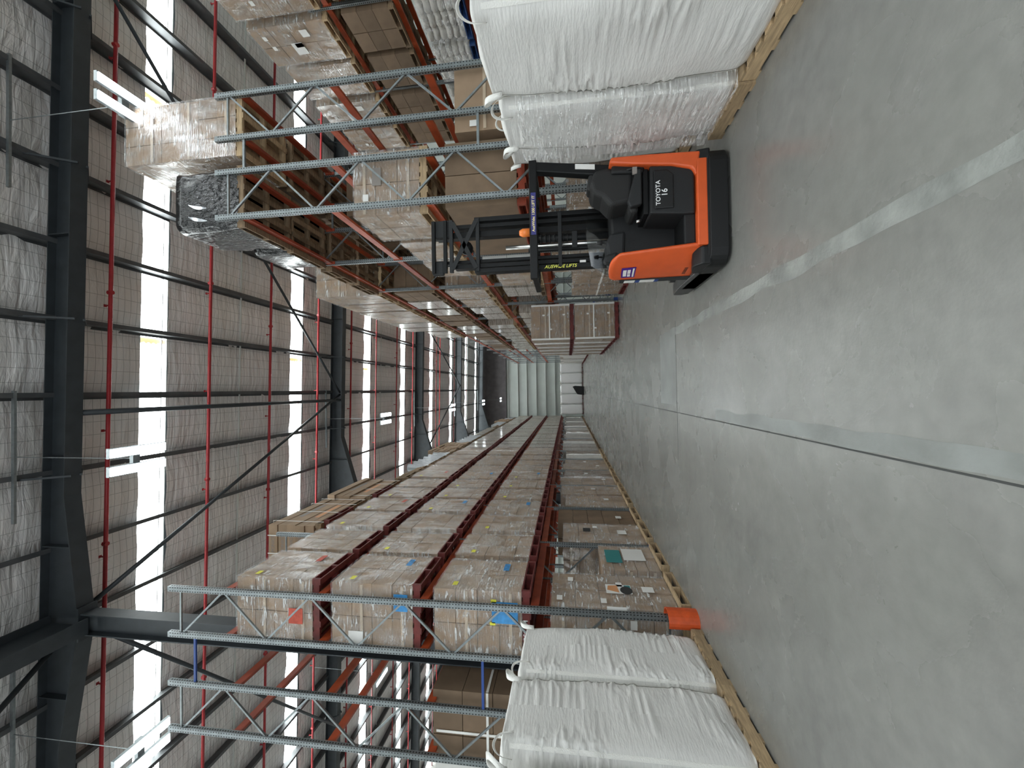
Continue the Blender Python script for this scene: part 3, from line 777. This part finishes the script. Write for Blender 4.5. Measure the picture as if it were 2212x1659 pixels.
# level 2.4
rload(0, 0, 6.40, 2.35, 1.36, 'wide dark brown carton load on the low right level above the truck', grid=(2, 2, 1), m='carton_dark', film=False, pal='rack_orange2')
rload(0, 1, 6.40, 1.9, 1.18, 'brown boxes beside the white bags on the low rear right level', grid=(1, 2, 1), m='carton', film=False, pal='wood', labels=(('n', -.42, .85, .1, .13, 'label'), ('n', .1, .3, .08, .1, 'label')))
t = rload(0, 0, 9.05, 1.15, 1.3, 'plain white boxed load seen beside the truck mast', grid=(1, 1, 2), m='white_board', film=False)
rload(0, 0, 10.35, 1.12, 1.2, 'glossy wrapped carton load right behind the plain white box', grid=(2, 2, 3))
for b in range(2, 9):
    for s in (0, 1):
        if (b + s) % 4 == 3: continue
        rload(0, 0, YS[b] + (.12, 1.42)[s], 1.12, 1.25, 'wrapped carton load on the lowest right beam level, %s bay, %s half' % (ordn(b), ('near', 'far')[s]), grid=(1, 2, 3), film=False, detail=False, m='carton_wrapped', pal='wood_old')
for b in (1, 2, 3):
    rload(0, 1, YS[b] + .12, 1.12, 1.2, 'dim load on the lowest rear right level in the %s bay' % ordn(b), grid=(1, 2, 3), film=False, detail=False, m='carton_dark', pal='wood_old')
# ground level under the right rack
for i, (y0, h, mm) in enumerate(((6.45, 1.75, 'carton'), (7.75, 1.75, 'carton'), (9.1, 2.1, 'carton'), (10.4, 1.6, 'carton'), (11.8, 1.6, 'carton'))):
    t = load(2.98 + (.25 if i < 2 else 0), 4.1 + (.2 if i < 2 else 0), y0, y0+1.13, 0, h, ('pale', 'pale', 'tall brown', 'white-strapped', 'white-strapped')[i] + ' wrapped carton load on the floor under the right rack, %s one back' % ordn(i), pal='red_pallet' if i > 1 else 'wood', grid=(2, 2, 3), side=-1, group='floor loads under the right rack', labels=(('n', -.3, .9, .2, .2, 'label'),) if i < 2 else ())
    if i > 2:
        MB().box(-.575, -.57, -.58, .58, h*.5, h*.5+.05).obj('strap', 'bag_strap', t)
        MB().box(-.56, .56, -.585, -.58, h*.5, h*.5+.05).obj('strap', 'bag_strap', t)
# two-high block stack of red-palleted cartons
for i in range(5):
    for q in (0, 1):
        z0 = q*1.52; y0 = 14.0 + 1.38*i
        t = load(1.74, 2.93, y0, y0+1.22, z0, 1.5, 'grey-brown carton load on red pallet, %s from the camera, %s of the two-high block' % (ordn(i), ('lower', 'upper')[q]), group='two-high carton block by the right rack', grid=(2, 2, 3) if i else (1, 1, 4), side=-1, film=True, detail=i < 2,
             labels=(('n', .25, 1.05, .05, .08, 'label'), ('n', .25, .35, .05, .08, 'label'), ('n', -.25, .8, .05, .08, 'label')) if i == 0 else ())
        if i == 0: MB().box(-.6, .6, -.64, -.632, .83, .87).obj('strap', 'bag_strap', t)
        for s in (-1, 1): MB().box(s*.59-.03, s*.59+.03, -.635, -.61, PH, 1.48).obj('corner_board', 'label', t)
# single pale loads further on, to the far end
for i in range(14):
    y0 = 22.5 + 1.6*i
    load(2.75, 3.0 + .9, y0, y0+1.2, 0, 2.4 if i % 2 else 2.1, 'far pale wrapped load on the floor along the right rack, %s beyond the block stack' % ordn(i), group='far pale loads on the right', grid=(1, 1, 3), film=False, detail=False, m='white_board' if i % 3 else 'carton_wrapped', side=-1)
# next aisle's loads at the picture's upper edge
for i, (y0, hh) in enumerate(((6.35, 2.3), (7.55, 2.25), (8.95, 2.2), (10.25, 2.1), (11.7, 2.15), (13.0, 2.0), (14.4, 1.9))):
    load(9.15, 10.3, y0 - (.0 if i else .0), y0+1.14, 7.45, hh, 'wrapped carton load at the top of the next aisle\'s rack, %s from the near end' % ordn(i), group='top loads of the next aisle', pal='wood', grid=(2, 2, 4), side=-1,
         labels=(('a', -.3, hh-.3, .12, .1, 'label'), ('a', 0, hh-.35, .12, .1, 'label'), ('a', .1, 1.2, .35, .3, 'label'), ('a', .0, 1.15, .12, .2, 'label_black'), ('a', -.3, .8, .2, .2, 'label')) if i in (2, 4) else (('a', .2, 1.5, .12, .1, 'label'),))
for i, y0 in enumerate((7.5, 8.95, 10.25, 11.7, 13.0)):
    t = load(9.2, 10.3, y0, y0+1.14, RL[1], 1.2, 'pallet of pale grain sacks in film, middle level of the next aisle, %s from near' % ordn(i), group='sack pallets of the next aisle', pal='blue_pallet', grid=(2, 3, 6), m='sack', side=-1)
    load(9.2, 10.3, y0, y0+1.14, RL[2], 1.35, 'carton load coloured shade-dark under the top level of the next aisle, %s from near' % ordn(i), group='third level loads of the next aisle', pal='wood_old', grid=(2, 2, 3), m='carton_dark', film=False, side=-1)  # dark carton colour stands in for the shade between the racks
    load(9.2, 10.3, y0, y0+1.14, RL[0], 1.3, 'brown carton load low in the next aisle\'s rack, %s from near' % ordn(i), group='low loads of the next aisle', pal='red_pallet', grid=(2, 2, 2), m='carton', film=False, side=-1)

# ---------------------------------------------------------------- bulk bags
def bulk_bag(cx, cy, z0, w, d, h, label, seed, loops=True, group='white bulk bags', far=False, lean=0, mname=None):
    t = thing('bulk_bag', label, 'bulk bag', (cx, cy, z0), group)
    NZ, NT = (150, 160) if not far else (16, 28)
    def surf(th, v, off=0):
        c, s = math.cos(th), math.sin(th); e = .30
        z = v*h
        bul = 1 + .035*math.sin(math.pi*min(1, v*1.05)) - .05*max(0, 1-v/.04)**2 - .03*max(0, (v-.86)/.14)
        X = math.copysign(abs(c)**e, c)*w/2*bul; Y = math.copysign(abs(s)**e, s)*d/2*bul
        if not far:
            per = (X+Y*1.3)*1.0
            zw = z + .10*noise.noise((per*.9+seed, z*2.2, 5)) + .03*noise.noise((per*4, z*5+seed, 5))
            a = noise.noise((per*1.3+seed*7, zw*11, seed)); b = noise.noise((per*3.2+seed*3, zw*27, seed+4))
            g = noise.noise((X*2+seed, Y*2, z*1.2)); gate = max(0, min(1, .42+noise.noise((X*2.6, Y*2.6+seed, z*2.2))*2.4))
            r = (.021*max(0, 1-abs(a)*5) + .012*max(0, 1-abs(b)*4.5))*gate + .028*g
        else: r = .03*noise.noise((X*3+seed, Y*3, z*2))
        n = Vector((X, Y, 0)).normalized()
        return Vector((X + n.x*(r+off) + lean*v, Y + n.y*(r+off), z))
    P = []
    for a in range(NZ+1):
        row = [surf(2*math.pi*b/NT, a/NZ) for b in range(NT)]; P.append([tuple(p) for p in row] + [tuple(row[0])])
    last = P[-1]
    for q in range(1, 7):
        f = 1-q/6.; row = []
        for (x, y, z) in last:
            row.append((x*f, y*f, h + .05*math.sin(q*.5) + .05*noise.noise((x*f*4+seed, y*f*4, 1)) * (1-abs(q-3)/3.5) + (.04 if q > 3 else 0)*abs(noise.noise((seed, x*9*f, y*9*f)))))
        P.append(row)
    MB().grid([r[::-1] for r in P[::-1]]).obj('bag_body', mname or ('bag_far' if far else 'bag'), t, smooth=True)
    if not far:
        for qd in range(4):   # vertical lifting-strap seams near the corners
            for dth in (0,):
                th = math.radians(45+90*qd); strip = []
                for a in range(61):
                    v = a/62.
                    strip.append([tuple(surf(th-.10, v, .006)), tuple(surf(th, v, .010)), tuple(surf(th+.10, v, .006))])
                MB().grid([r for r in strip]).obj('corner_strap', 'bag_strap', t, smooth=True)
    if loops:
        for qd in range(4):
            th = math.radians(45+90*qd); p = surf(th, .985)
            dirn = Vector((p.x, p.y, 0)).normalized(); tan = Vector((-dirn.y, dirn.x, 0))
            L = []; wd = .028 if not far else .05; hh = (.17 + .05*R.random()) if not far else .2; tw = R.uniform(-.5, .5)
            for a in range(17):
                u = a/16.; ang = math.pi*(1.0-u)
                q = p + tan*(.10*math.cos(ang)) + Vector((0, 0, -.06 + hh*math.sin(ang)**.7)) + dirn*(.07*math.sin(ang) + tw*.08*math.sin(ang*2)) 
                L.append([tuple(q - dirn*wd - Vector((0, 0, .012))), tuple(q + dirn*wd)])
            o = MB().grid(L).obj('lifting_loop', 'bag_strap', t, smooth=True)
            so = o.modifiers.new('thickness', 'SOLIDIFY'); so.thickness = .005
    return t
def wpallet(cx, cy, w, d, label, m='wood', detail=True, z=0):
    t = thing('wooden_pallet', label, 'pallet', (cx, cy, z), 'pallets under the bulk bags'); pallet(t, w, d, m, detail).rotation_euler[2] = H90
    return t
# left row: three bags
for i, (cy, hh) in enumerate(((5.38, 2.28), (4.33, 2.34), (3.18, 2.36))):
    nm = ('farthest', 'middle', 'nearest')[i]
    wpallet(-3.92, cy, 1.06, 1.08, 'wooden pallet under the %s white bag of the left row' % nm)
    bulk_bag(-3.92, cy, PH, 1.03, .99, hh, '%s tall white woven bulk bag in the left row, wrinkled, with lifting loops' % nm, 3+i*5)
# right row
for i, (cx, cy, hh, w, d) in enumerate(((3.36, 4.40, 2.27, 1.06, .84), (3.42, 3.43, 2.33, 1.12, 1.08), (3.5, 2.25, 2.35, 1.12, 1.1), (3.93, 5.55, 2.38, 1.12, 1.15))):
    nm = ('white bulk bag in clear film beside the reach truck, second of the right row', 'nearest white wrinkled bulk bag of the right row, filling the upper picture edge', 'white bulk bag outside the upper picture edge, right row', 'white bulk bag with curled loops seen through the truck\'s guard frame')[i]
    wpallet(cx, cy, d+.0, w, 'wooden pallet under the ' + ('second bag of the right row beside the truck', 'nearest bag of the right row', 'bag beyond the picture edge', 'bag hidden behind the truck')[i])
    bulk_bag(cx, cy, PH, w-.04, d-.03, hh, nm, 20+i*4)
    if i == 0:
        f = [o for o in S.objects if o.name.startswith('bulk_bag') and not o.parent][-1]
        fm = link('stretch_film', film_mesh(1.10, .88, 2.1, 1), f, (0, 0, .02))
# far end: row of bags and a black item
for i in range(5):
    x = -2.3 + 1.17*i
    t = wpallet(x, 46.0, 1.1, 1.1, 'red pallet under the %s far white bag from the left' % ordn(i), 'red_pallet', False)
    for q in (0,):
        bulk_bag(x, 46.0, PH, 1.08, 1.05, 2.35, '%s white bulk bag from the left in the row closing the far end' % ordn(i), 50+i, far=True, group='white bulk bags closing the aisle end')
t = thing('black_bin', 'small black wrapped bin on the floor before the far white bags', 'bin', (-.18, 43.9, 0))
MB().prism([(-.5, 0), (.42, 0), (.5, .95), (.42, 1.2), (-.2, .85), (-.42, .7)], -.45, .45, 1).obj('bin_body', 'truck_black', t, bevel=.03)
MB().box(-.3, .3, -.46, -.45, .2, .5).obj('bin_panel', 'truck_grey', t)

# ---------------------------------------------------------------- reach truck
T = thing('reach_truck', 'orange and black reach truck parked at the right, seen from behind', 'forklift', (1.98, 5.2, 0))
def tp(mb, name, m, bevel=0, parent=None, smooth=False):
    mb.v = [(x-1.98, y-5.2, z) for x, y, z in mb.v]
    return mb.obj(name, m, parent or T, bevel=bevel, smooth=smooth)
# chassis skirt with rounded rear corners
def rounded(x0, x1, y0, y1, r, n=6):
    pts = []
    for cx, cy, a0 in ((x0+r, y0+r, 180), (x1-r, y0+r, 270)):
        for k in range(n+1):
            a = math.radians(a0 + 90*k/n); pts.append((cx+r*math.cos(a), cy+r*math.sin(a)))
    return pts + [(x1, y1), (x0, y1)]
tp(MB().prism(rounded(1.345, 2.64, 4.58, 5.75, .17), .03, .225, 2), 'chassis_skirt', 'truck_black', .012)
tp(MB().prism(rounded(1.36, 2.62, 4.60, 5.75, .16), .225, .24, 2), 'skirt_seam', 'rubber')
# taller black corner mouldings left and right
tp(MB().prism([(4.62, .2), (5.0, .2), (5.02, .30), (4.86, .345), (4.74, .37), (4.62, .30)], 1.352, 1.56, 0), 'corner_moulding', 'truck_black', .02)
tp(MB().prism([(4.6, .2), (5.1, .2), (5.1, .42), (4.75, .40), (4.62, .33)], 2.50, 2.63, 0), 'corner_moulding', 'truck_black', .02)
# orange rear band
tp(MB().box(1.56, 2.52, 4.60, 4.72, .235, .345), 'rear_band', 'truck_orange', .012)
# orange right pillar: wide at the foot, leaning up to the guard leg
tp(MB().prism([(2.34, .345), (2.60, .30), (2.615, .9), (2.615, 1.26), (2.55, 1.285), (2.51, 1.0), (2.47, .6), (2.42, .40)], 4.60, 5.3, 1), 'right_side_panel', 'truck_orange', .02)
# left front corner panel
P = [(4.70, .25), (5.24, .24), (5.28, 1.12), (5.25, 1.25), (5.0, 1.275), (4.82, 1.24), (4.76, 1.1), (4.66, .42)]
def flank(u, t, off=0):
    """u 0 rear edge .. 1 front edge of the bowed left panel, t 0 foot .. 1 top"""
    nx_, ny_ = 1.578 - .062*t, 4.615 + .06*t
    fx_, fy_ = 1.378, 5.20 + .03*t
    z = .25 + .99*t
    z += (.035 if t > .5 else 0)*math.sin(math.pi*min(1, u*1.1))*(t-.5)*2 - .07*(max(0, t-.9)/.1)*((max(0, .25-u)/.25)**2 + (max(0, u-.85)/.15)**2)
    bw = math.sin(math.pi*u)*.035
    return Vector((nx_ + (fx_-nx_)*u - (bw+off)*.94, ny_ + (fy_-ny_)*u - (bw+off)*.33, z))
G = [[tuple(flank(u/16., t_/20.)) for u in range(17)] for t_ in range(21)]
tp(MB().grid([r[::-1] for r in G]), 'left_side_panel', 'truck_orange', smooth=True).modifiers.new('thickness', 'SOLIDIFY').thickness = .03
tp(MB().prism([(5.19, .20), (5.33, .24), (5.35, 1.10), (5.22, 1.12)], 1.366, 1.40, 0), 'side_trim', 'truck_grey', .005)
def sticker(u0, u1, t0, t1, name, m, off=.004):
    P = [[tuple(flank(u0+(u1-u0)*a/4., t0+(t1-t0)*c/4., off)) for a in range(5)] for c in range(5)]
    tp(MB().grid([r[::-1] for r in P]), name, m)
sticker(.42, .86, .70, .86, 'service_sticker', 'sign_purple')
for (u0, u1, t0, t1) in ((.50, .78, .80, .84), (.50, .66, .755, .79), (.68, .80, .755, .79), (.46, .82, .715, .735)): sticker(u0, u1, t0, t1, 'sticker_print', 'label', .006)
for k in range(6): sticker(.62+.045*k, .64+.045*k, .10, .14, 'vent_slot', 'rubber')
# black plinth carrying the name
pl = tp(MB().prism([(1.93, .36), (2.44, .36), (2.50, .52), (2.50, .835), (1.96, .84), (1.93, .48)], 4.64, 5.15, 1), 'seat_plinth', 'truck_grey', .018)
tp(MB().prism([(2.0, .58), (2.38, .58), (2.44, .65), (2.44, .80), (2.0, .80)], 4.625, 4.66, 1), 'plinth_cover', 'truck_black', .015)
tp(MB().box(1.6, 1.95, 4.68, 5.1, .34, .47), 'entry_step', 'truck_black', .02)
tp(MB().box(1.52, 1.95, 4.74, 5.2, .34, .38), 'floor_plate', 'rubber')
text('TOYOTA', .068, 'text_white', T, (2.175-1.98, 4.62-5.2, .752), (H90, 0, 0))
text('16', .088, 'text_white', T, (2.175-1.98, 4.62-5.2, .682), (H90, 0, 0))
# front bulkhead / cowl across
tp(MB().prism([(1.44, .24), (2.60, .24), (2.60, 1.16), (2.4, 1.24), (1.9, 1.22), (1.75, 1.12), (1.46, 1.18)], 5.08, 5.4, 1), 'front_bulkhead', 'truck_black', .03)
tp(MB().prism([(1.44, 1.08), (1.92, 1.06), (1.90, 1.24), (1.78, 1.3), (1.52, 1.26)], 4.98, 5.28, 1), 'control_console', 'truck_grey', .035)
tp(MB().prism([(1.5, 1.18), (1.66, 1.16), (1.62, 1.32), (1.54, 1.33)], 4.95, 5.1, 1), 'control_lever_pod', 'truck_grey', .03)
tp(MB().tube([(1.78, 5.05, 1.24), (1.80, 5.03, 1.34)], .012, 8).tube([(1.80, 5.03, 1.34), (1.80, 5.03, 1.40)], [.03, .02], 10), 'joystick', 'rubber', smooth=True)
# seat
seat = tp(MB().prism([(2.02, .95), (2.5, .95), (2.5, 1.05), (2.1, 1.06), (2.02, 1.03)], 4.72, 5.15, 1), 'seat', 'rubber', .035)
def cushion(pts, y0, y1, name, m, parent, b=.05):
    mb = MB().prism(pts, y0, y1, 1); mb.v = [(x-1.98, y-5.2, z) for x, y, z in mb.v]
    o = mb.obj(name, m, parent); q = o.modifiers.new('b', 'BEVEL'); q.width = b; q.segments = 4
    return o
cushion([(2.14, 1.02), (2.5, 1.0), (2.56, 1.30), (2.54, 1.44), (2.40, 1.50), (2.28, 1.47), (2.22, 1.36), (2.10, 1.26)], 4.70, 5.12, 'backrest', 'rubber', seat)
cushion([(2.30, 1.2), (2.52, 1.16), (2.56, 1.5), (2.36, 1.53)], 4.80, 5.02, 'headrest', 'rubber', seat, .04)
cushion([(2.06, .93), (2.46, .93), (2.46, .99), (2.3, 1.035), (2.1, 1.09), (2.03, 1.06)], 4.60, 4.68, 'armrest', 'truck_grey', seat, .02)
tp(MB().box(1.98, 2.5, 4.70, 5.12, .84, .90), 'seat_rail', 'mast_black', .01)
tp(MB().box(2.40, 2.48, 4.60, 4.62, .98, 1.03), 'latch_plate', 'print_grey')
tp(MB().tube([(1.93, 4.75, .93), (1.90, 4.70, .97)], .018, 8), 'release_knob', 'chrome', smooth=True)
cushion([(2.44, .9), (2.6, .86), (2.6, 1.24), (2.46, 1.26)], 4.66, 5.3, 'side_cushion', 'truck_black', None or T, .03)
# steering wheel arm
tp(MB().tube([(2.48 + .0*k, 4.72 + .1*math.cos(a), 1.0 + .1*math.sin(a)) for k, a in enumerate([2*math.pi*q/16 for q in range(17)])], .012, 6, False), 'steering_wheel', 'rubber', smooth=True)
# overhead guard
tp(MB().box(1.335, 2.77, 4.78, 4.86, 2.12, 2.215), 'guard_rear_bar', 'mast_black', .01)
tp(MB().box(1.42, 2.66, 5.56, 5.62, 2.14, 2.2), 'guard_front_bar', 'mast_black', .008)
for k in range(7):
    x = 1.5 + .17*k
    tp(MB().box(x, x+.025, 4.84, 5.58, 2.15, 2.2), 'guard_slat', 'mast_black')
for x in (1.36, 2.70): tp(MB().box(x, x+.05, 4.82, 5.6, 2.13, 2.2), 'guard_side_bar', 'mast_black', .006)
gl = tp(MB().prism([(2.64, 2.14), (2.76, 2.14), (2.635, 1.20), (2.50, 1.20)], 4.80, 4.92, 1), 'guard_leg', 'mast_black', .015)
tp(MB().prism([(2.595, 1.43), (2.655, 1.43), (2.68, 1.66), (2.62, 1.66)], 4.79, 4.797, 1), 'capacity_plate', 'label')
sb = tp(MB().box(1.86, 2.37, 4.772, 4.778, 2.135, 2.195), 'dealer_strip', 'sign_blue')
text('AusWide: 1300 LIFT IT', .046, 'text_yellow', T, (2.115-1.98, 4.770-5.2, 2.164), (H90, 0, 0))
# clear windscreen
ws = MB().prism([(1.46, 1.25), (2.2, 1.22), (2.24, 1.5), (2.0, 1.52), (1.6, 1.46)], 5.3, 5.305, 1)
tp(ws, 'windscreen', 'clear')
# mast: outer and inner rails, cross members, cylinders
for nm, xs in (('left', ((1.64, 1.70), (1.72, 1.775), (1.80, 1.845))), ('right', ((2.36, 2.42), (2.285, 2.34), (2.165, 2.25)))):
    for k, (a, b) in enumerate(xs):
        y0 = (5.44, 5.47, 5.50)[k]; top = (3.05, 3.35, 3.62)[k]
        tp(MB().box(a, b, y0, y0+.13, .1, top), 'mast_rail', 'mast_black', .006)
    tp(MB().box(xs[0][0], xs[2][1] if nm == 'left' else xs[0][1], 5.46, 5.52, 3.5, 3.67) if nm == 'left' else MB().box(2.17, 2.42, 5.46, 5.6, 3.4, 3.67), 'mast_head_block', 'truck_grey', .02)
for z, m_ in ((3.64, 'mast_black'), (3.47, 'mast_black'), (3.38, 'truck_grey'), (3.00, 'truck_grey'), (1.86, 'truck_grey')):
    tp(MB().box(1.66, 2.40, 5.42, 5.47, z-.025, z+.025), 'mast_cross_member', m_, .005)
X = MB()
for a, b in (((1.70, 3.36), (2.36, 3.02)), ((1.70, 3.02), (2.36, 3.36))):
    X.bar((a[0], 5.415, a[1]), (b[0], 5.415, b[1]), .012, .06)
tp(X, 'mast_cross_plate', 'truck_grey')
tp(MB().tube([(2.0, 5.55, .5), (2.0, 5.55, 2.62)], .028, 12), 'lift_cylinder', 'chrome', smooth=True)
tp(MB().tube([(1.94, 5.55, .5), (1.94, 5.55, 2.3)], .03, 12), 'lift_cylinder', 'mast_black', smooth=True)
tp(MB().tube([(2.07, 5.50, 1.0), (2.07, 5.50, 2.25)], .05, 12), 'hose_bundle', 'mast_black', smooth=True)
for k in range(16): tp(MB().tube([(2.07, 5.50, 1.75+.03*k), (2.07, 5.50, 1.765+.03*k)], .058, 10), 'hose_clip', 'rubber', smooth=True) if k % 2 == 0 else None
tp(MB().box(1.90, 2.12, 5.40, 5.43, 1.63, 1.70), 'hose_bracket', 'truck_grey', .004)
tp(MB().tube([(2.02, 5.48, 3.18), (2.02, 5.56, 3.18)], .09, 14), 'pulley', 'mast_black', smooth=True)
tp(MB().tube([(1.90, 4.80, 2.215), (1.90, 4.80, 2.30), (1.90, 4.80, 2.34)], [.05, .05, .03], 12), 'warning_beacon', 'beacon_orange', smooth=True)
tp(MB().box(1.86, 1.94, 4.77, 4.83, 2.2, 2.235), 'beacon_base', 'rubber')
text('AUSWIDE LIFTS', .062, 'text_lime', T, (1.664-1.98, 5.437-5.2, 1.86), (H90, H90, 0), shear=.3)
MBs = tp(MB().box(1.70, 1.73, 5.430, 5.438, 1.52, 1.60), 'mast_sticker', 'label')
# forks and carriage at the bottom
tp(MB().box(1.66, 2.4, 5.66, 5.72, .2, .75), 'fork_carriage', 'mast_black', .01)
for x in (1.72, 2.22): tp(MB().box(x, x+.12, 5.72, 6.75, .10, .14).box(x, x+.12, 5.68, 5.73, .1, .7), 'fork', 'truck_leg')
# support legs
for x0 in (1.345, 2.48):
    lg = tp(MB().prism([(5.0, .04), (6.05, .04), (6.12, .12), (6.1, .24), (5.75, .27), (5.0, .27)], x0, x0+.16, 0), 'support_leg', 'truck_leg', .01)
    tp(MB().tube([(x0+.03, 5.9, .12), (x0+.13, 5.9, .12)], .115, 16), 'load_wheel', 'rubber', smooth=True, parent=T)
tp(MB().box(1.52, 1.60, 6.0, 6.06, .1, .3), 'leg_end_cap', 'truck_leg')
tp(MB().tube([(2.0, 4.95, .17), (2.2, 4.95, .17)], .165, 20), 'drive_wheel', 'rubber', smooth=True)
# stickers on the left flank
X0 = 1.383
tp(MB().box(1.362, 1.366, 5.23, 5.33, .92, 1.05), 'paper_sticker', 'label')
tp(MB().box(1.362, 1.366, 5.23, 5.33, .68, .86), 'paper_sticker', 'label')
for (c, d) in ((.86, .91), (.63, .68)): tp(MB().box(1.362, 1.366, 5.23, 5.33, c, d), 'blue_sticker', 'blue_paint')
bpy.context.view_layer.update()
